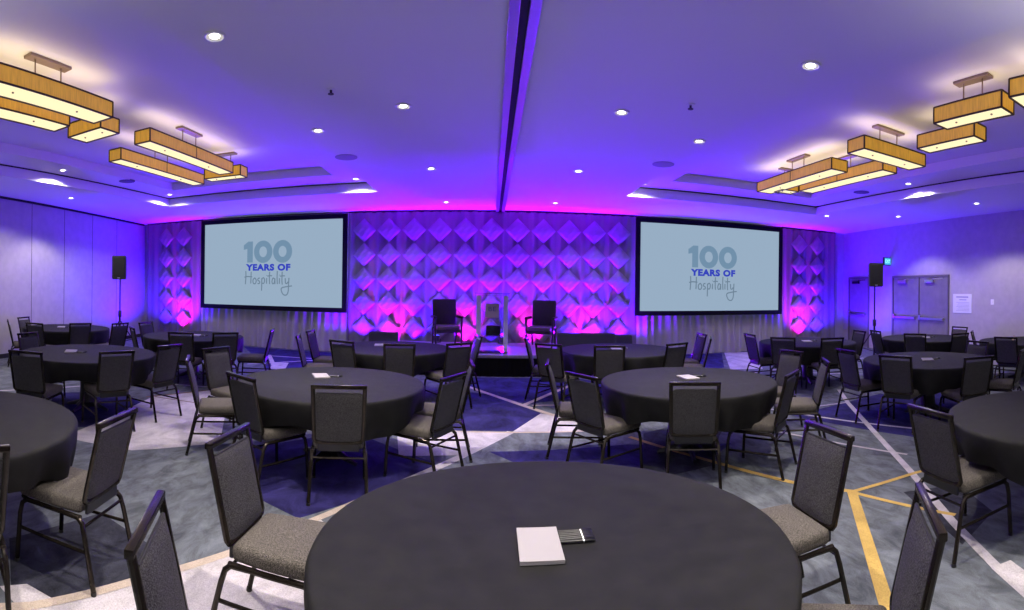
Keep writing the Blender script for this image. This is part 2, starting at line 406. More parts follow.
for x, y, l in [(-8.40, 7.4, 'small downlight near the panelled wall throwing an arc of light on it'),
                (8.75, 5.9, 'small downlight near the door wall above its notice'),
                (7.79, 9.72, 'small downlight before the door-side screen corner'),
                (9.1, 8.5, 'small downlight in front of the double doors')]:
    downlight(x, y, CEIL, l, P*.33 if y < 9 else 130, size=110, blend=.35)
# unseen lamps added behind and beside the camera to light the near area
for x, y in [(-2.05, .4), (2.5, .4), (.75, 2.3), (-.4, 2.3), (-2.05, -2.6), (2.5, -2.6), (-.95, -1.0), (1.37, -1.0), (-8.0, 3.4), (8.6, 2.4)]:
    ld = bpy.data.lights.new('unseen_downlight', 'SPOT'); ld.energy = P; ld.color = (1, .9, .8); ld.spot_size = math.radians(84); ld.spot_blend = .55; ld.shadow_soft_size = .06
    lo = bpy.data.objects.new('unseen_downlight', ld); COL.objects.link(lo); lo.location = (x, y, CEIL-.03)

for x, y, z, mm, l in [(-2.25+.1, 7.07, CEIL, 'grille', 'pale round ceiling speaker beside the coffer, panelled-wall side'),
                       (2.55, 7.11, CEIL, 'grille', 'pale round ceiling speaker beside the coffer, door side'),
                       (-6.9, 7.62, CEIL+.2, 'grille_dark', 'dark round ceiling speaker beyond the amber lights, panelled-wall side'),
                       (7.1, 7.7, CEIL+.2, 'grille_dark', 'dark round ceiling speaker beyond the amber lights, door side')]:
    o = MB().lathe([(.02, -.012), (.15, -.010), (.168, -.006), (.17, 0), (.17, .01)], (0, 0, 0), 28).build('ceiling_speaker', M[mm], smooth=True)
    o.location = (x, y, z); tag(o, l, 'ceiling speaker', 'round ceiling speakers')
for x, y, l in [(-1.56, 4.59, 'small dark sprinkler head on the ceiling, panelled side of the track'),
                (1.98, 4.71, 'small dark sprinkler head on the ceiling, door side of the track')]:
    o = root('ceiling_sprinkler', (x, y, CEIL), l, 'sprinkler', group='ceiling sprinklers')
    MB().lathe([(.02, .004), (.045, -.002), (.04, -.008), (.012, -.010)], n=16).build('escutcheon', M['white'], o)
    MB().lathe([(.012, -.008), (.012, -.04), (.03, -.045), (.03, -.05), (.005, -.052)], n=12).build('head', M['black'], o)

# unseen upward spots added behind the camera to brighten the ceiling
for x, y in [(-2.6, -.9), (.3, -1.3), (3.1, -.9)]:
    ld = bpy.data.lights.new('added_uplight', 'SPOT'); ld.energy = 640; ld.color = (1, .95, .86); ld.spot_size = math.radians(116); ld.spot_blend = .9; ld.shadow_soft_size = .08
    lo = bpy.data.objects.new('beam', ld); COL.objects.link(lo); lo.location = (x, y, 1.06); lo.rotation_euler = (PI, 0, 0)

# ------------------------------------------------------------------ amber pendant boxes
def pendant(cx, cy, L, W, along, label, zb=3.555, hgt=.17, rods=True, zt=CEIL+.36):
    o = root('pendant_light', (cx, cy, zb), label, 'pendant light', 0 if along == 'y' else PI/2, 'amber box pendant lights')
    hx, hy = W/2, L/2
    s = MB(); t = .006
    s.box(-hx, -hx+t, -hy, hy, 0, hgt); s.box(hx-t, hx, -hy, hy, 0, hgt); s.box(-hx+t, hx-t, -hy, -hy+t, 0, hgt); s.box(-hx+t, hx-t, hy-t, hy, 0, hgt)
    s.build('shade', M['amber'], o)
    d = MB().box(-hx+t, hx-t, -hy+t, hy-t, .004, .010).build('diffuser', M['diffuser'], o)
    for fy in (-.55, .5): MB().lathe([(.012, .004), (.012, -.006), (.004, -.010)], (0, fy*hy, 0), 10).build('finial', M['canopy'], d)
    e = MB(); q = .008
    for x in (-hx, hx):
        for y in (-hy, hy): e.box(x-q, x+q, y-q, y+q, -.002, hgt+.002)
        for z in (0, hgt): e.box(x-q, x+q, -hy, hy, z-q, z+q)
        if L > 1.9: e.box(x-q*.8, x+q*.8, -q*.6, q*.6, 0, hgt)
    for y in (-hy, hy):
        for z in (0, hgt): e.box(-hx, hx, y-q, y+q, z-q, z+q)
    e.build('edge_frame', M['fixedge'], o)
    top = MB().box(-hx+t, hx-t, -hy+t, hy-t, hgt-.03, hgt-.026).build('top_diffuser', M['topglow'], o)
    rl = min(.17, L*.14)
    for y in (-rl, rl): MB().tube([(0, y, hgt-.03), (0, y, zt-zb-.01)], .008, 8).build('rod', M['canopy'], o)
    MB().box(-.06, .06, -rl-.10, rl+.10, zt-zb-.03, zt-zb, bev=.004).build('canopy', M['canopy'], o)
    return o
M['topglow'] = emit('fixture_top_glow', (1, .78, .48), 2.8)
for cx, cy, L, W, al, l, dz in [
    (-4.00, 3.20, 1.60, .30, 'y', 'long amber box pendant with a tall stem, cut by the frame edge above panelled-wall side', 0),
    (-4.56, 3.02, 1.68, .28, 'y', 'long amber box pendant half hidden behind the one with the tall stem', 0),
    (-4.49, 4.32, .58, .32, 'x', 'short amber box pendant at the end of the two cut by the frame', 0),
    (-4.24, 6.05, 2.15, .26, 'y', 'long two-bay amber box pendant, inner one of the panelled-side pair', 0),
    (-5.16, 6.55, 2.25, .24, 'y', 'long two-bay amber box pendant, outer one of the panelled-side pair', 0),
    (-4.43, 7.43, .72, .24, 'x', 'small amber box pendant at the stage end of the panelled-side lights', 0),
    (4.65, 2.22, 1.25, .26, 'x', 'amber box pendant cut by the frame edge above the door side', 0),
    (4.32, 2.97, .86, .24, 'y', 'short amber box pendant with tall stem over the last-row table, door side', 0),
    (4.93, 3.72, .88, .25, 'y', 'short amber box pendant tucked just below another, door side', 0),
    (4.95, 4.82, 1.22, .32, 'x', 'amber box pendant lying crosswise in the middle of the door-side lights', 0),
    (5.45, 6.35, 2.15, .30, 'y', 'long two-bay amber box pendant, outer one of the door-side pair', 0),
    (4.86, 6.86, 2.18, .31, 'y', 'long two-bay amber box pendant, inner one of the door-side pair', 0),
    (5.14, 7.62, .36, .26, 'x', 'small amber box pendant glimpsed between the long door-side pair', 0)]:
    pendant(cx, cy, L, W, al, l)

# ------------------------------------------------------------------ backdrop drapes, diamonds
def drape_mesh(x0, x1, y, z0, z1, pitch, amp, flare=0, seed=0):
    rr = random.Random(seed); b_ = MB()
    nx = int((x1-x0)/pitch*8); nz = 10
    ph = [rr.uniform(-.6, .6) for _ in range(nx//8+3)]
    am = [rr.uniform(.5, 1.25) for _ in range(nx//8+3)]
    rows = []
    for j in range(nz+1):
        v = j/nz; z = z0+(z1-z0)*v; row = []
        for i in range(nx+1):
            u = i/8; k = int(u)
            f = u-k
            a = am[k]*(1-f)+am[k+1]*f; p = ph[k]*(1-f)+ph[k+1]*f
            w = amp*a*math.sin(2*PI*u+p)*(.75+.5*(1-v))
            fl_ = flare*(1-v)**3*(.5+.5*math.sin(2*PI*u*.25+seed))
            row.append(b_.bm.verts.new((x0+(x1-x0)*i/nx + .02*(1-v)*math.sin(u*1.7), y-w-fl_, z)))
        rows.append(row)
    for a, c in zip(rows, rows[1:]):
        for i in range(nx): b_.bm.faces.new((a[i], a[i+1], c[i+1], c[i]))
    return b_
def diamond(cx, cz, y, h):
    b_ = MB(); n = 14; g = []
    tw = R.uniform(-1, 1)
    for i in range(n+1):
        row = []
        for j in range(n+1):
            u = 2*i/n-1; v = 2*j/n-1
            x = (u+v)/2*h; z = (v-u)/2*h
            edge = (1-u*u)*(1-v*v)
            out = .012 + .050*edge**.6 + .022*(((u+1)*1.5+.35*tw+.25*v) % 1)*min(1, 4*edge) + .012*tw*u*v
            row.append(b_.bm.verts.new((cx+x, y-out, cz+z)))
        g.append(row)
    for i in range(n):
        for j in range(n): b_.bm.faces.new((g[i][j], g[i+1][j], g[i+1][j+1], g[i][j+1]))
    # rim back to the drape
    ring = [g[i][0] for i in range(n+1)] + [g[n][j] for j in range(1, n+1)] + [g[i][n] for i in range(n-1, -1, -1)] + [g[0][j] for j in range(n-1, 0, -1)]
    bk = [b_.bm.verts.new((p.co.x, y+.0, p.co.z)) for p in ring]
    for k in range(len(ring)): b_.bm.faces.new((ring[k], ring[(k+1) % len(ring)], bk[(k+1) % len(ring)], bk[k]))
    return b_
YD = 12.22
def backdrop(name, label, x0, x1, cols, seed):
    o = root(name, ((x0+x1)/2, YD, 0), label, 'backdrop')
    ox = (x0+x1)/2
    drape_mesh(x0-ox, x1-ox, 0, .01, CEIL-.04, .24, .022, 0, seed).build('drape', M['drape'], o, smooth=True, angle=180)
    MB().tube([(x0-ox, .02, CEIL-.03), (x1-ox, .02, CEIL-.03)], .022, 8).build('drape_pole', M['blackmetal'], o)
    for x in cols:
        for z in (3.12, 2.505, 1.89, 1.275, .66):
            diamond(x-ox, z, -.03, .305).build('diamond_panel', M['satin'], o, smooth=True, angle=50)
    return o
backdrop('stage_backdrop', 'wide pleated backdrop with eleven columns of diamond panels behind the stage, lit violet', -3.62, 3.68, [-3.2+.64*k for k in range(11)], 1)
backdrop('stage_backdrop', 'narrow draped backdrop with two diamond columns in the corner by the panelled wall', -10.15, -8.05, [-9.37, -8.71], 2)
backdrop('stage_backdrop', 'narrow draped backdrop with two diamond columns in the corner by the door wall', 8.10, 10.15, [8.72, 9.40], 3)
for x0, x1, l, sd in [(-8.05, -3.62, 'grey pleated skirt drape hanging under the screen near panelled wall', 5), (3.68, 8.10, 'grey pleated skirt drape hanging under the screen near door wall', 6)]:
    o = root('screen_drape', ((x0+x1)/2, YD-.02, 0), l, 'drape')
    drape_mesh(x0-(x0+x1)/2, x1-(x0+x1)/2, 0, .01, CEIL-.05, .21, .035, .13, sd).build('drape', M['greydrape'], o, smooth=True, angle=180)

# ------------------------------------------------------------------ projection screens with the slide
def ring_mesh(b_, cx, cz, ro, rz, ri, riz, y, n=48):
    A = [b_.bm.verts.new((cx+ro*math.cos(2*PI*k/n), y, cz+rz*math.sin(2*PI*k/n))) for k in range(n)]
    B = [b_.bm.verts.new((cx+ri*math.cos(2*PI*k/n), y, cz+riz*math.sin(2*PI*k/n))) for k in range(n)]
    for k in range(n): b_.bm.faces.new((A[k], A[(k+1) % n], B[(k+1) % n], B[k]))
def ribbon(b_, pts, w, y):
    P_ = [Vector((p[0], 0, p[1])) for p in pts]; L_ = []; R_ = []
    for i, p in enumerate(P_):
        t = (P_[min(i+1, len(P_)-1)]-P_[max(i-1, 0)]).normalized(); n = Vector((-t.z, 0, t.x))*w/2
        L_.append(b_.bm.verts.new((p.x+n.x, y, p.z+n.z))); R_.append(b_.bm.verts.new((p.x-n.x, y, p.z-n.z)))
    for i in range(len(P_)-1): b_.bm.faces.new((L_[i], L_[i+1], R_[i+1], R_[i]))
def smoothpts(pts, n=6):
    out = []
    for i in range(len(pts)-1):
        p0, p1, p2, p3 = (pts[max(i-1, 0)], pts[i], pts[i+1], pts[min(i+2, len(pts)-1)])
        for k in range(n):
            t = k/n
            out.append(tuple(.5*((2*b1)+(-a+c)*t+(2*a-5*b1+4*c-d)*t*t+(-a+3*b1-3*c+d)*t**3) for a, b1, c, d in zip(p0, p1, p2, p3)))
    out.append(pts[-1]); return out
def text_mesh(body, w, h, off, name, mat, parent, loc, y):
    cu = bpy.data.curves.new(name, 'FONT'); cu.body = body; cu.size = 1; cu.offset = off; cu.align_x = 'CENTER'; cu.resolution_u = 4
    cu.space_character = 1.12
    o = bpy.data.objects.new(name, cu); COL.objects.link(o)
    dg = bpy.context.evaluated_depsgraph_get(); dg.update()
    me = bpy.data.meshes.new_from_object(o.evaluated_get(dg)); bpy.data.objects.remove(o); bpy.data.curves.remove(cu)
    xs = [v.co.x for v in me.vertices]; ys = [v.co.y for v in me.vertices]
    sx = w/(max(xs)-min(xs)); sy = h/(max(ys)-min(ys)); cx = (max(xs)+min(xs))/2; y0 = min(ys)
    for v in me.vertices: v.co = ((v.co.x-cx)*sx, y, (v.co.y-y0)*sy)
    me.materials.clear(); me.materials.append(mat); me.name = name
    o = bpy.data.objects.new(name, me); COL.objects.link(o); o.parent = parent; o.location = loc
    return o
def screen(x0, x1, z0, z1, tcx, label):
    y = 11.93; cx = (x0+x1)/2
    o = root('projection_screen', (cx, y, 0), label, 'projection screen', group=None)
    w = (x1-x0)/2; fb = .12
    f = MB()
    f.box(-w-fb, -w, -.03, .03, z0-fb, z1+fb, bev=.006); f.box(w, w+fb, -.03, .03, z0-fb, z1+fb, bev=.006)
    f.box(-w, w, -.03, .03, z0-fb, z0); f.box(-w, w, -.03, .03, z1, z1+fb)
    f.build('frame', M['screenframe'], o)
    p = MB().box(-w, w, -.006, .02, z0, z1).build('projection_surface', M['screen'], o)
    t = tcx-cx; yy = -.009
    a = MB()
    a.quad((t-.71, yy, 2.78), (t-.71, yy, 2.66), (t-.60, yy, 2.68), (t-.60, yy, 2.31), (t-.43, yy, 2.31), (t-.43, yy, 2.88), (t-.57, yy, 2.88))
    ring_mesh(a, t-.12, 2.595, .275, .30, .115, .145, yy); ring_mesh(a, t+.45, 2.595, .275, .30, .115, .145, yy)
    a.build('slide_number', M['txt100'], p, norm=False)
    text_mesh('YEARS OF', 1.32, .185, .058, 'slide_heading', M['txtyears'], p, (t+.02, 0, 2.085), -.0095)
    s = MB(); W_ = .030
    H0 = t-.64; zb = 1.72
    strokes = [
        [(0, .36), (.005, .2), (-.01, 0)], [(.17, .34), (.165, .18), (.16, .02)], [(-.04, .19), (.06, .21), (.2, .2)],       # H
        [(.28, .17), (.23, .12), (.24, .03), (.30, .02), (.33, .10), (.29, .17), (.26, .15)],                                  # o
        [(.44, .17), (.39, .16), (.38, .11), (.43, .08), (.43, .03), (.37, .02)],                                              # s
        [(.50, .17), (.50, .0), (.495, -.17)], [(.50, .14), (.55, .18), (.585, .12), (.56, .03), (.50, .04)],                  # p
        [(.65, .17), (.645, .02)], [(.65, .25), (.652, .235)],                                                                 # i
        [(.735, .34), (.73, .12), (.74, .01)], [(.67, .22), (.74, .235), (.81, .23)],                                          # t
        [(.89, .15), (.84, .17), (.81, .09), (.83, .02), (.88, .05), (.895, .16), (.90, .01)],                                 # a
        [(.965, .36), (.96, .18), (.97, .01)],                                                                                 # l
        [(1.03, .17), (1.03, .02)], [(1.03, .26), (1.032, .245)],                                                              # i
        [(1.11, .34), (1.105, .12), (1.115, .0)], [(1.04, .22), (1.11, .23), (1.19, .23)],                                     # t
        [(1.20, .17), (1.21, .05), (1.25, .03), (1.29, .08)], [(1.31, .18), (1.30, .0), (1.29, -.18), (1.24, -.27), (1.15, -.26), (1.09, -.16), (1.10, -.09), (1.20, -.06), (1.40, -.03)]]  # y
    for k, st in enumerate(strokes): ribbon(s, smoothpts([(H0+px*.98, zb+pz) for px, pz in st]), W_, yy-.0004*(k % 4))
    s.build('slide_script', M['txthosp'], p, norm=False)
    return o
screen(-7.77, -3.69, 1.15, 3.40, -5.79, 'big black-framed projection screen with the anniversary slide, panelled-wall side of stage')
screen(3.69, 7.80, 1.17, 3.41, 5.71, 'big black-framed projection screen with the anniversary slide, door side of stage')

# ------------------------------------------------------------------ stage
SX0, SX1, SY0, SY1, SZ = -2.75, 3.15, 9.47, 11.62, .42
o = root('stage', (.2, 10.5, 0), 'low black-skirted stage platform in front of the violet backdrop', 'stage')
MB().box(SX0-.2, SX1-.2, SY0-10.5, SY1-10.5, SZ-.06, SZ, bev=.01).build('deck', M['stagetop'], o)
sk = MB()
pts = []
for k in range(121):
    x = SX0-.2+(SX1-SX0)*k/120; pts.append((x, SY0-10.5+.02+.012*math.sin(k*1.9)))
for a, c in zip(pts, pts[1:]): sk.quad((a[0], a[1], 0.005), (c[0], c[1], .005), (c[0], c[1], SZ-.055), (a[0], a[1], SZ-.055))
for sx in (SX0-.2+.02, SX1-.2-.02): sk.quad((sx, SY0-10.5+.02, .005), (sx, SY1-10.5, .005), (sx, SY1-10.5, SZ-.055), (sx, SY0-10.5+.02, SZ-.055))
sk.build('skirt', M['skirt'], o)
lg = []
for x in (-2.7, 0, 2.7):
    for y in (-.9, .9): MB().tube([(x, y, 0), (x, y, SZ-.06)], .025, 8).build('leg', M['blackmetal'], o)

# armchairs
def armchair(x, y, rz, label):
    o = root('armchair', (x, y, SZ), label, 'armchair', rz)
    MB().box(-.255, .255, -.22, .25, .36, .45, bev=.03, seg=3).build('seat', M['leatherseat'], o, smooth=True)
    MB().box(-.27, .27, -.24, .24, .29, .37, bev=.01).build('seat_rail', M['darkwood'], o)
    m_ = Matrix.Translation((0, -.23, .40)) @ Matrix.Rotation(math.radians(8), 4, 'X')
    MB().box(-.27, .27, -.05, .05, 0, .62, bev=.035, seg=3, mat=m_).build('backrest', M['leather'], o, smooth=True)
    for s in (-1, 1):
        MB().box(s*.30-.032, s*.30+.032, -.24, .22, .60, .655, bev=.018, seg=3).build('armrest', M['leather'], o, smooth=True)
        MB().tube([(s*.30, .19, .61), (s*.295, .20, .3), (s*.28, .22, 0)], [.026, .024, .018], 8).build('leg', M['darkwood'], o, smooth=True)
        MB().tube([(s*.27, -.22, .40), (s*.265, -.24, .2), (s*.26, -.29, 0)], [.026, .024, .018], 8).build('leg', M['darkwood'], o, smooth=True)
    return o
armchair(-.97, 10.95, PI+.30, 'dark leather armchair on the stage, panelled-wall side of the clear lectern')
armchair(1.12, 10.9, PI-.32, 'dark leather armchair on the stage, door side of the clear lectern')

# lectern
o = root('lectern', (.03, 9.85, SZ), 'clear acrylic lectern with two frosted posts and tan sign on the stage', 'lectern')
for x in (-.27, .27): MB().box(x-.045, x+.045, -.03, .03, .02, 1.13, bev=.006).build('post', M['frosted'], o)
MB().box(-.225, .225, -.006, .006, .12, 1.10).build('front_panel', M['acrylic'], o)
MB().box(-.31, .31, -.16, .24, 0, .02, bev=.006).build('base', M['acrylic'], o)
mt = Matrix.Translation((0, .08, 1.14)) @ Matrix.Rotation(math.radians(-9), 4, 'X')
MB().box(-.34, .34, -.19, .19, 0, .015, bev=.004, mat=mt).build('reading_top', M['acrylic'], o)
MB().box(-.22, .22, .02, .24, .31, .325).build('shelf', M['acrylic'], o)
bx = MB().box(-.12, .17, .04, .22, .326, .53, bev=.008).build('shelf_box', M['black'], o)
sg = MB().box(-.135, .135, -.016, -.008, .69, .975, bev=.002).build('sign_plate', M['tansign'], o)
text_mesh('BE', .15, .09, .02, 'sign_letters', M['printed'], sg, (0, 0, .82), -.018)

# floor monitors at the stage corners
def monitor(x, y, w, h, label, rz=0, z=SZ):
    o = root('stage_monitor', (x, y, z), label, 'stage monitor', rz)
    b_ = MB().prism([(-w/2, -.16, 0), (-w/2, .20, 0), (-w/2, .20, h*.55), (-w/2, .06, h), (-w/2, -.02, h)], (w, 0, 0))
    bmesh.ops.bevel(b_.bm, geom=b_.bm.edges[:], offset=.012, segments=2, affect='EDGES')
    b_.build('cabinet', M['black'], o)
    g = MB().quad((-w/2+.04, -.158, .03), (w/2-.04, -.158, .03), (w/2-.04, -.034, h-.03), (-w/2+.04, -.034, h-.03))
    bmesh.ops.translate(g.bm, vec=(0, -.006, 0), verts=g.bm.verts[:])
    g.build('grille', M['blackmetal'], o)
    return o
monitor(-2.15, 9.85, .60, .36, 'squat black stage monitor at the platform corner, panelled-wall side', .1)
monitor(1.93, 9.85, 1.18, .39, 'long low black stage monitor at the platform edge, door side', -.1)
monitor(2.73, 9.95, .36, .34, 'small black box beside the long low stage monitor', -.1)

# uplights
def uplight(x, y, z, kind, label, power, size=172, tilt=4):
    o = root('uplight', (x, y, z), label, 'uplight', group='colour uplights along the backdrop')
    t = math.radians(tilt)
    mt = Matrix.Translation((0, 0, .09)) @ Matrix.Rotation(-t, 4, 'X')
    b_ = MB().lathe([(.05, -.06), (.075, -.05), (.08, .06), (.072, .075)], n=16)
    bmesh.ops.transform(b_.bm, matrix=mt, verts=b_.bm.verts[:]); b_.build('housing', M['led'], o, smooth=True)
    l_ = MB().lathe([(.066, .0755), (.066, .0775)], n=16); bmesh.ops.transform(l_.bm, matrix=mt, verts=l_.bm.verts[:]); l_.build('lens', M['lens_mag' if kind == 'm' else 'lens_blue'], o)
    y_ = MB().tube([(-.095, 0, .01), (-.095, 0, .09)], .008, 6).tube([(.095, 0, .01), (.095, 0, .09)], .008, 6).box(-.1, .1, -.03, .03, 0, .012)
    y_.build('yoke', M['led'], o)
    ld = bpy.data.lights.new('uplight_beam', 'SPOT'); ld.energy = power*{'m': .95, 'b': 1.7, 'c': 1.9, 'd': 2.6}[kind]; ld.spot_size = math.radians({'m': 78, 'b': 176, 'c': 160, 'd': 70}[kind]); ld.spot_blend = 1.0 if kind in 'md' else .45; ld.shadow_soft_size = .05
    ld.color = (1.0, .004, .80) if kind == 'm' else (.115, .0, 1.0) if kind == 'b' else (.05, .0, 1.0)
    lo = bpy.data.objects.new('beam', ld); COL.objects.link(lo); lo.parent = o
    lo.location = (0, .02, .19); lo.rotation_euler = (PI+(math.radians(30) if kind == 'b' else math.radians(6) if kind == 'c' else -math.radians(22) if kind == 'd' else -math.radians(24)), 0, 0)
    return o
UP = 420
for x, k in [(-2.42, 'm'), (-1.25, 'b'), (-.55, 'm'), (.28, 'b'), (1.0, 'm'), (1.75, 'b'), (2.42, 'm'), (-1.8, 'd'), (.02, 'd'), (2.05, 'd')]:
    uplight(x, 11.46 if k == 'b' else 11.84, SZ if k == 'b' else 0, k, 'low uplight can along the back of the stage throwing %s light up the backdrop' % ('magenta' if k == 'm' else 'blue'), UP)
for x, k, l in [(-3.35, 'b', 'blue floor uplight at the backdrop edge, panelled-wall side of stage'), (3.42, 'b', 'blue floor uplight at the backdrop edge, door side of stage'),
                (-3.10, 'd', 'narrow blue floor uplight under the backdrop edge, panelled-wall side of stage'), (3.18, 'd', 'narrow blue floor uplight under the backdrop edge, door side of stage'),
                (-8.95, 'c', 'blue floor uplight in the corner by the panelled wall'), (-8.62, 'm', 'magenta floor uplight before the narrow backdrop by panelled wall'),
                (8.68, 'm', 'magenta floor uplight before the narrow backdrop by door wall'), (9.15, 'c', 'blue floor uplight in the corner by the door wall')]:
    uplight(x, 11.35 if abs(x) > 8.9 else 11.72, 0, k, l, UP*(1.5 if abs(x) > 8.9 else 1.0))

# ------------------------------------------------------------------ loudspeakers
def loudspeaker(x, y, zb, rz, name):
    h, w, d = .56, .34, .30
    s = root('loudspeaker', (x, y, zb), 'black loudspeaker on a tripod pole, ' + name, 'loudspeaker', rz)
    b_ = MB().prism([(-w/2, -d/2, 0), (w/2, -d/2, 0), (w/2*.72, d/2, 0), (-w/2*.72, d/2, 0)], (0, 0, h))
    bmesh.ops.bevel(b_.bm, geom=b_.bm.edges[:], offset=.015, segments=2, affect='EDGES'); b_.build('cabinet', M['black'], s)
    MB().box(-w/2+.03, w/2-.03, -d/2-.012, -d/2-.001, .07, h-.03, bev=.005).build('grille', M['blackmetal'], s)
    MB().box(-.03, .03, -d/2-.006, -d/2-.001, .025, .045).build('badge', M['steel'], s)
    t = root('speaker_stand', (x, y, 0), 'black tripod stand carrying a loudspeaker, ' + name, 'speaker stand', rz)
    MB().tube([(0, 0, .95), (0, 0, zb+.02)], .018, 10).build('pole', M['blackmetal'], t, smooth=True)
    MB().tube([(0, 0, .12), (0, 0, 1.02)], .026, 10).build('lower_tube', M['blackmetal'], t, smooth=True)
    MB().lathe([(.04, .9), (.045, .93), (.045, 1.04), (.03, 1.06)], n=14).build('collar', M['black'], t, smooth=True)
    MB().lathe([(.04, .55), (.042, .56), (.042, .63), (.03, .64)], n=14).build('hub', M['black'], t, smooth=True)
    for k in range(3):
        a = 2*PI*k/3+.5; c_, s_ = math.cos(a), math.sin(a)
        MB().tube([(.03*c_, .03*s_, .80), (.30*c_, .30*s_, .40), (.56*c_, .56*s_, .012)], .013, 8).build('leg', M['blackmetal'], t, smooth=True)
        MB().tube([(.03*c_, .03*s_, .30), (.32*c_, .32*s_, .37)], .009, 6).build('brace', M['blackmetal'], t)
loudspeaker(-8.05, 8.68, 1.80, .5, 'before the panelled wall')
loudspeaker(8.30, 8.50, 1.84, -.5, 'between the door-side screen and double doors')

# ------------------------------------------------------------------ wall things
wr = math.atan2(-(BR[0]-FR[0])/17.4, 1)
def onwall(name, y, z, label, cat):
    return root(name, (rwx(y), y, z), label, cat, wr)
o = onwall('exit_sign', 10.05, 2.62, 'small glowing teal exit sign high on the wall over the double doors side', 'exit sign')
o.rotation_euler = (0, 0, 0); o.location.x += .02
MB().box(-.29, -.01, -.03, .03, -.13, .10, bev=.006).build('housing', M['black'], o)
MB().box(-.27, -.03, -.034, -.030, -.11, .08).build('face', M['exitface'], o)
text_mesh('EXIT', .19, .10, .01, 'letters', M['exittext'], o, (-.15, 0, -.065), -.036)
o = onwall('wall_notice', 7.25, 1.20, 'pale printed notice sheet on the wall beside the double doors', 'notice')
MB().box(-.012, .0, -.31, .31, 0, .48, bev=.002).build('sheet', M['notice'], o)
n_ = MB(); n_.box(-.0135, -.0125, -.20, .20, .39, .42); n_.box(-.0135, -.0125, -.14, .10, .325, .345)
for k in range(7): n_.box(-.0135, -.0125, -.24, .20-.03*(k % 3), .06+.034*k, .067+.034*k)
n_.build('print', M['grille'], o)
o = onwall('light_switch', 6.30, 1.43, 'white light switch plate on the wall past the notice', 'light switch')
MB().box(-.010, 0, -.05, .05, 0, .13, bev=.004).build('plate', M['white'], o)
MB().box(-.018, -.009, -.014, .014, .04, .09, bev=.002).build('rocker', M['white'], o)

# ------------------------------------------------------------------ tables, cloths
def cloth_mesh(seed, drop=.25, n=13, Rr=.915):
    rr = random.Random(seed); b_ = MB(); N = 144
    ph = rr.uniform(0, 6.28); ph2 = rr.uniform(0, 6.28)
    prof = []
    for r in (.12, .3, .5, .65, .78, .86, .895): prof.append((r, .757, 0))
    prof += [(.908, .7555, 0), (.918, .749, .02), (.923, .738, .06)]
    for k in range(1, 9): prof.append((.923, .738-drop*k/8, k/8))
    rings = []
    for (r, z, w) in prof:
        ring = []
        for k in range(N):
            a = 2*PI*k/N
            wv = math.sin(n*a+ph)*.62+math.sin((n+5)*a+ph2)*.38
            rad = r*Rr/.915 + w*(.040*wv) - w*w*.045
            zz = z + (w*.055*math.sin(4*a+ph) if w > .06 else 0)
            if r <= .9: zz += .0012*math.sin(9*a*.5+ph+r*11)*min(1, r*2) 
            ring.append(b_.bm.verts.new((rad*math.cos(a), rad*math.sin(a), zz)))
        rings.append(ring)
    b_.bm.faces.new(rings[0])
    for a, c in zip(rings, rings[1:]):
        for k in range(N): b_.bm.faces.new((a[k], a[(k+1) % N], c[(k+1) % N], c[k]))
    return b_
TAB = {  # key: (x, y, where)
    0: (.245, 1.83, 'last-row centre table with seven pens'),
    1: (-1.54, 4.62, 'middle-row aisle table toward panelled wall'),
    2: (2.04, 4.80, 'middle-row aisle table toward doors'),
    3: (-4.90, 4.65, 'middle-row table beside panelled wall'),
    4: (5.47, 4.50, 'middle-row table beside door wall'),
    5: (-3.12, 1.60, 'last-row table toward panelled wall'),
    6: (3.67, 1.62, 'last-row table toward doors'),
    7: (-1.50, 7.55, 'stage-front table toward panelled wall'),
    8: (2.00, 7.55, 'stage-front table toward doors'),
    9: (-7.95, 6.90, 'far table against panelled wall'),
    10: (-5.16, 7.55, 'far table under panelled-side screen'),
    11: (5.62, 7.55, 'far table under door-side screen'),
    12: (8.05, 6.70, 'far table before the double doors'),
    13: (8.82, 4.75, 'table pushed against door wall')}
def tname(k): return TAB[k][2]
proto = None
for k, (x, y, wh) in TAB.items():
    lab = 'round banquet table under black cloth, the ' + wh
    if proto is None:
        t = root('round_table', (x, y, 0), lab, 'table', 0, 'round banquet tables')
        MB().lathe([(.0, .715), (.88, .715), (.905, .722), (.905, .742), (.895, .747), (.0, .747)], n=64).build('tabletop', M['darkwood'], t)
        MB().lathe([(.22, .712), (.20, .66), (.12, .52), (.10, .30), (.11, .10), (.16, .05)], n=20).build('pedestal', M['black'], t, smooth=True)
        for q in range(4):
            a = PI/2*q+PI/4
            MB().tube([(.08*math.cos(a), .08*math.sin(a), .09), (.20*math.cos(a), .20*math.sin(a), .05), (.33*math.cos(a), .33*math.sin(a), .018)], [.035, .03, .018], 8).build('leg', M['black'], t, smooth=True)
        proto = t
    else:
        t = dup(proto, (x, y, 0), R.uniform(0, 1.5), lab); t.scale = (1, 1, 1)
    if k == 0: t.scale = (.96, .96, 1)
    c = cloth_mesh(k+3).build('tablecloth', M['cloth'], smooth=True, angle=60)
    c.location = (x, y, 0); c.scale = (.962, .962, 1) if k == 0 else (1, 1, 1); tag(c, 'black round tablecloth draped over the ' + wh, 'tablecloth', 'black tablecloths')

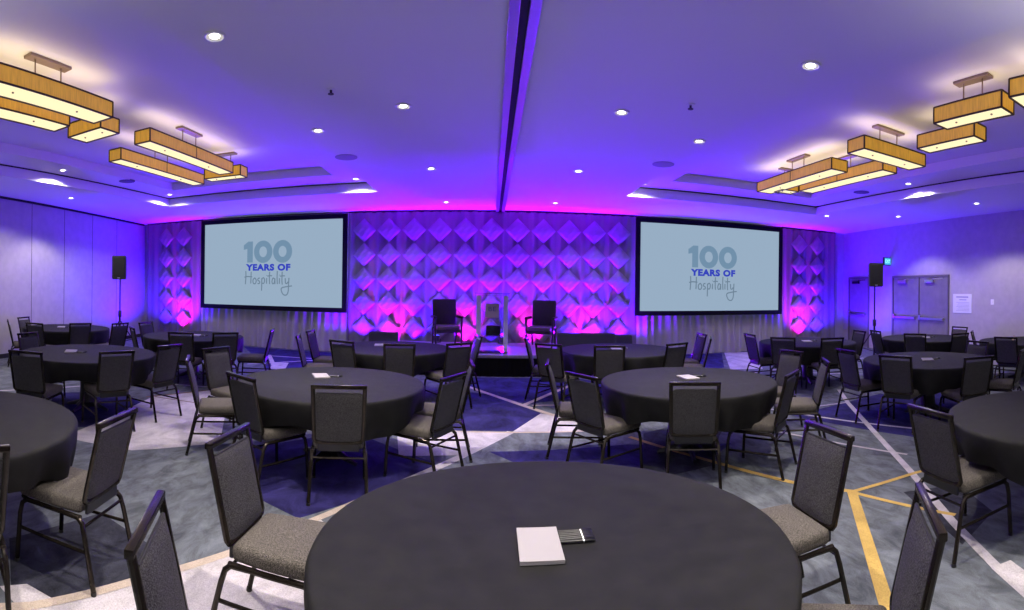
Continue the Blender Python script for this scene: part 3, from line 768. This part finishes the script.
# pads and pens
def pad(x, y, rz, label, w=.155, l=.24, h=.014):
    o = root('notepad', (x, y, .7585), label, 'notepad', rz, 'white notepads on the tables')
    b_ = MB()
    b_.box(-w/2, w/2, -l/2, l/2, 0, h*.6, bev=.0008); b_.build('sheets', M['paper'], o)
    MB().box(-w/2, w/2, -l/2, l/2, h*.62, h, bev=.001).build('top_sheet', M['paper'], o)
    return o
penproto = None
def pen(x, y, rz, label, group):
    global penproto
    if penproto is None:
        o = root('pen', (x, y, .7645), label, 'pen', rz, group)
        MB().tube([(0, 0, 0), (.012, 0, 0), (.095, 0, 0), (.135, 0, 0), (.138, 0, 0)], [.0012, .0045, .005, .005, .003], 8).build('barrel', M['black'], o, smooth=True)
        MB().tube([(.092, 0, 0), (.096, 0, 0)], .0056, 8).build('ring', M['steel'], o)
        MB().box(.098, .137, -.0012, .0012, .0055, .0072).build('clip', M['blackmetal'], o)
        penproto = o
        return o
    return dup(penproto, (x, y, .7645), rz, label, group)
pad(.188, 1.80, .0, 'big white notepad beside seven pens on the ' + 'last-row centre table')
for i in range(7):
    pen(.262, 1.895-.0135*i, R.uniform(-.05, .05), 'black pen with silver clip, in the fan of seven beside the big notepad', 'seven pens on the last-row centre table')
for k, px, py, a in [(1, -1.72, 4.85, .5), (2, 2.08, 4.93, .1), (3, -5.10, 4.52, .75), (4, 5.40, 4.45, -.75), (7, -1.76, 7.75, .2), (8, 1.98, 7.62, -.1), (9, -8.05, 6.85, .8), (10, -5.10, 7.55, .4), (11, 5.62, 7.58, -.4), (12, 8.05, 6.68, -.8)]:
    pad(px, py, a, 'small white notepad lying on the ' + tname(k))
    d = Vector((math.cos(a*.4), math.sin(a*.4), 0)); n = Vector((-d.y, d.x, 0))
    for i in range(4):
        p = Vector((px, py, 0)) + d*.085 + n*(.05-.014*i)
        pen(p.x, p.y, a*.4+R.uniform(-.06, .06), 'black pens beside the white notepad on the ' + tname(k), 'pens on the ' + tname(k))
o = root('folded_card', (8.75, 4.95, .7585), 'little tan folded card standing on the table pushed against door wall', 'card', .9)
MB().prism([(-.05, -.03, 0), (.05, -.03, 0), (.05, 0, .09), (-.05, 0, .09)], (0, .003, 0)).build('front_flap', M['kraft'], o)
MB().prism([(-.05, .035, 0), (.05, .035, 0), (.05, .004, .09), (-.05, .004, .09)], (0, .003, 0)).build('rear_flap', M['kraft'], o)

# ------------------------------------------------------------------ banquet chair
def make_chair():
    o = root('banquet_chair', (0, 0, 0), 'x', 'chair')
    # seat: crowned cushion, slightly waisted at the back
    b_ = MB(); b_.box(-.215, .215, -.195, .26, .40, .482, bev=.030, seg=4)
    bmesh.ops.subdivide_edges(b_.bm, edges=[e for e in b_.bm.edges if e.calc_length() > .2], cuts=5, use_grid_fill=True)
    for v in b_.bm.verts:
        u, w = v.co.x/.215, (v.co.y-.02)/.225
        if v.co.z > .45: v.co.z += .016*max(0, 1-u*u)*max(0, 1-w*w)
        if v.co.y < 0: v.co.x *= 1-.08*(-v.co.y/.2)
    b_.build('seat', M['seat'], o, smooth=True, angle=60)
    # seat frame: tube hoop under the cushion
    MB().tube([(-.205, -.20, .392), (-.212, .19, .392), (-.19, .235, .392), (.19, .235, .392), (.212, .19, .392), (.205, -.20, .392)], .0145, 8).build('seat_frame', M['bronze'], o, smooth=True)
    rake = lambda z: -.205-.115*max(0, (z-.44)/.49)
    # back frame: flat side posts, head rail, lower rail
    f = MB()
    for s in (-1, 1):
        f.tube([(s*.140, rake(.466)-.002, .466), (s*.178, rake(.472)-.002, .472), (s*.194, rake(.494), .494), (s*.197, rake(.70), .70), (s*.200, rake(.92), .92)], .0175, 8, flat=.85)
    f.box(-.217, .217, rake(.925)-.016, rake(.925)+.016, .908, .940, bev=.006)
    f.tube([(-.145, rake(.466)-.002, .466), (0, rake(.459)-.002, .461), (.145, rake(.466)-.002, .466)], .0165, 8, flat=.85)
    f.build('back_frame', M['bronze'], o, smooth=True)
    MB().box(-.165, .165, -.222, -.200, .395, .468, bev=.006).build('back_bracket', M['blackmetal'], o)
    # upholstered back panel with a curved lower edge and an open slot above
    b_ = MB(); nx, nz = 10, 12; th = .021
    fr, bk = [], []
    for j in range(nz+1):
        v = j/nz; rf, rb = [], []
        for i in range(nx+1):
            u = 2*i/nx-1
            z = .868 - (.868-(.470+.02*u**4))*v
            x = u*(.183-.006*v); puff = (1-u**6)*(1-(2*v-1)**6)
            y = rake(z)
            rf.append(b_.bm.verts.new((x, y+th*.35+.022*puff, z))); rb.append(b_.bm.verts.new((x, y-th*.35-.008*puff, z)))
        fr.append(rf); bk.append(rb)
    for j in range(nz):
        for i in range(nx):
            b_.bm.faces.new((fr[j][i], fr[j][i+1], fr[j+1][i+1], fr[j+1][i])); b_.bm.faces.new((bk[j][i], bk[j+1][i], bk[j+1][i+1], bk[j][i+1]))
    for j in range(nz):
        b_.bm.faces.new((fr[j][0], fr[j+1][0], bk[j+1][0], bk[j][0])); b_.bm.faces.new((fr[j][nx], bk[j][nx], bk[j+1][nx], fr[j+1][nx]))
    for i in range(nx):
        b_.bm.faces.new((fr[0][i], bk[0][i], bk[0][i+1], fr[0][i+1])); b_.bm.faces.new((fr[nz][i], fr[nz][i+1], bk[nz][i+1], bk[nz][i]))
    bp = b_.build('backrest', M['fabric'], o, smooth=True, angle=60)
    w_ = MB().tube([(-.172, rake(.872)+.004, .872), (.172, rake(.872)+.004, .872)], .006, 6); w_.build('piping', M['piping'], bp)
    # legs: front pair bends out of the seat hoop, rear pair sweeps back
    for s in (-1, 1):
        fl_ = MB().tube([(s*.207, .10, .392), (s*.211, .19, .390), (s*.214, .222, .365), (s*.217, .236, .30), (s*.224, .252, .012)], .0150, 8).build('leg', M['bronze'], o, smooth=True)
        MB().lathe([(.016, 0), (.017, .004), (.015, .022)], (s*.224, .252, 0), 10).build('foot_glide', M['black'], fl_)
        rl = MB().tube([(s*.207, -.10, .392), (s*.210, -.185, .390), (s*.213, -.215, .365), (s*.217, -.235, .30), (s*.226, -.305, .012)], .0150, 8).build('leg', M['bronze'], o, smooth=True)
        MB().lathe([(.016, 0), (.017, .004), (.015, .022)], (s*.226, -.305, 0), 10).build('foot_glide', M['black'], rl)
        MB().tube([(s*.219, .240, .215), (s*.219, -.255, .215)], .0105, 8).build('stretcher', M['bronze'], o, smooth=True)
    MB().tube([(-.214, -.222, .345), (.214, -.222, .345)], .009, 8).build('cross_bar', M['bronze'], o, smooth=True)
    return o
CH = [  # (table, back-top x, y, facing dx, dy, words)
    (0, -1.28, 2.21, 1.0, .02, 'facing doors with its seat in view'),
    (0, 1.765, 2.17, -.99, .03, 'facing panelled wall, slightly pushed out'),
    (0, -1.03, 1.25, .90, .43, 'only backrest showing, panelled side'),
    (0, 1.39, 1.13, -.78, .63, 'only backrest showing, door side'),
    (1, -1.18, 3.73, -.28, .96, 'straight back to camera'),
    (1, -2.00, 3.70, .47, .88, 'turned stageward beside the straight one'),
    (1, -2.95, 4.22, .85, .52, 'side-on, facing doors'),
    (1, -3.16, 5.12, .95, -.30, 'front showing, facing the doors'),
    (1, -.31, 4.30, -.90, .44, 'on the aisle, turned from camera'),
    (1, -.18, 5.05, -.99, -.10, 'edge-on at the aisle, behind another'),
    (2, 1.66, 3.78, .34, .94, 'straight back to camera'),
    (2, .81, 4.36, .87, .50, 'on the aisle, turned from camera'),
    (2, .60, 5.15, .98, -.15, 'edge-on at the aisle, behind another'),
    (2, 2.68, 3.84, -.64, .77, 'turned stageward beside the straight one'),
    (2, 3.50, 4.36, -.88, .47, 'side-on, facing panelled wall'),
    (2, 3.68, 5.30, -.98, -.15, 'front showing, facing panelled wall'),
    (7, -1.23, 6.60, -.20, .98, 'back to camera, middle of three'),
    (7, -2.05, 6.62, .35, .94, 'back to camera, turned to doors'),
    (7, -2.90, 7.10, .97, .25, 'edge-on, facing doors, nearer the camera'),
    (7, -3.02, 7.95, .99, .05, 'edge-on, facing doors, nearer the stage'),
    (7, -.42, 6.80, -.62, .78, 'back to camera by the aisle'),
    (7, -.18, 7.95, -.95, -.22, 'violet-lit edge-on at the aisle'),
    (8, 1.65, 6.66, .16, .98, 'back to camera, middle of three'),
    (8, 2.64, 6.66, -.40, .91, 'back to camera, turned to panelled wall'),
    (8, 3.47, 7.28, -.90, .43, 'edge-on, facing panelled wall, nearer the camera'),
    (8, 3.66, 8.05, -.97, .05, 'edge-on, facing panelled wall, nearer the stage'),
    (8, .80, 6.82, .60, .80, 'back to camera by the aisle'),
    (8, .56, 7.74, .98, -.15, 'edge-on at the aisle'),
    (3, -4.46, 3.27, -.42, .90, 'straight back to camera'),
    (3, -3.82, 4.08, -.90, .43, 'turned stageward on the aisle side'),
    (3, -3.74, 4.97, -.98, .12, 'side-on, facing panelled wall'),
    (3, -6.10, 4.52, .98, .12, 'front showing, facing doors'),
    (9, -7.52, 5.72, -.20, .98, 'back to camera'),
    (9, -6.98, 6.42, -.85, .50, 'turned stageward'),
    (9, -8.82, 6.55, .95, .30, 'front showing, against the wall'),
    (9, -8.42, 5.72, .55, .83, 'cut by the frame'),
    (9, -6.52, 7.05, -.98, .10, 'beside the loudspeaker stand'),
    (10, -5.72, 6.48, .62, .78, 'turned to doors'),
    (10, -4.60, 6.38, -.30, .95, 'back to camera'),
    (10, -4.02, 6.80, -.72, .69, 'turned to panelled wall'),
    (10, -3.64, 7.74, -.95, -.30, 'blue-lit side-on, facing panelled wall'),
    (10, -6.36, 7.62, .99, .0, 'dim side-on, facing doors'),
    (4, 4.38, 4.12, .92, .39, 'back to camera, facing doors'),
    (4, 4.33, 4.98, .99, -.10, 'side-on with violet legs'),
    (4, 4.98, 3.30, .38, .92, 'back to camera, turned stageward'),
    (4, 6.02, 3.25, -.28, .96, 'at the frame edge, facing stage'),
    (4, 6.62, 4.42, -.99, .05, 'front showing, facing panelled wall'),
    (13, 7.50, 4.42, .97, .22, 'back to camera, facing the wall'),
    (13, 8.30, 5.68, .50, -.86, 'edge-on at its stage end'),
    (11, 4.60, 6.88, .72, .69, 'back to camera, turned to doors'),
    (11, 5.28, 6.40, .22, .97, 'back to camera, facing stage'),
    (11, 4.42, 7.68, .99, -.05, 'blue-lit side-on, facing doors'),
    (11, 6.72, 7.30, -.98, .15, 'dim side-on, facing panelled wall'),
    (12, 7.02, 6.10, .86, .50, 'back to camera, turned to doors'),
    (12, 7.72, 5.55, .22, .97, 'back to camera, facing stage'),
    (12, 9.18, 6.62, -.98, -.02, 'front showing, facing panelled wall'),
    (12, 6.98, 7.12, .96, -.28, 'edge-on, facing doors'),
    (5, -1.95, 2.10, -.96, -.22, 'whole chair in view'),
    (5, -2.00, 1.12, -.90, .42, 'cut by the frame'),
    (6, 2.52, 2.06, .98, -.16, 'whole chair in view'),
]
chair0 = None
for (t, x, y, dx, dy, words_) in CH:
    l = math.hypot(dx, dy); dx /= l; dy /= l
    tx, ty = TAB[t][:2]; d_ = math.hypot(x-tx, y-ty)
    if d_ < 1.07: x = tx+(x-tx)*1.07/d_; y = ty+(y-ty)*1.07/d_
    loc = (x+.32*dx, y+.32*dy, 0); rz = math.atan2(-dx, dy)
    lab = 'grey chair %s, %s' % (words_, tname(t))
    grp = 'chairs around the ' + tname(t)
    if chair0 is None:
        chair0 = make_chair(); chair0.location = loc; chair0.rotation_euler = (0, 0, rz); chair0['label'] = lab; chair0['group'] = grp
    else: dup(chair0, loc, rz, lab, grp)

# ------------------------------------------------------------------ world, camera, view
w = bpy.data.worlds.new('World'); scene.world = w; w.use_nodes = True
w.node_tree.nodes['Background'].inputs[0].default_value = (.12, .11, .12, 1); w.node_tree.nodes['Background'].inputs[1].default_value = 1
# the photograph is a wide panoramic (cylindrical) view: 496 px per radian, horizon on row 288, wall normal on column 491
cam = bpy.data.cameras.new('camera'); cam.type = 'PANO'; cam.panorama_type = 'CENTRAL_CYLINDRICAL'
cam.central_cylindrical_range_u_min = -512/496; cam.central_cylindrical_range_u_max = 512/496
cam.central_cylindrical_range_v_min = -(610-288)/496; cam.central_cylindrical_range_v_max = 288/496
cam.central_cylindrical_radius = 1
co = bpy.data.objects.new('camera', cam); COL.objects.link(co)
co.matrix_world = Matrix.Translation((0, 0, EYE)) @ Matrix.Rotation(-.013, 4, 'Y') @ Matrix.Rotation(-21/496, 4, 'Z') @ Matrix.Rotation(PI/2, 4, 'X')
cam.clip_start = .02
scene.camera = co
vs = scene.view_settings
scene.display_settings.display_device = 'sRGB'
vs.view_transform = 'Standard'; vs.look = 'None'; vs.exposure = 0; vs.gamma = 1; vs.use_curve_mapping = False
scene.cycles.max_bounces = 8; scene.cycles.diffuse_bounces = 4; scene.cycles.glossy_bounces = 3; scene.cycles.transmission_bounces = 6
scene.cycles.sample_clamp_indirect = 6; scene.cycles.caustics_reflective = False; scene.cycles.caustics_refractive = False
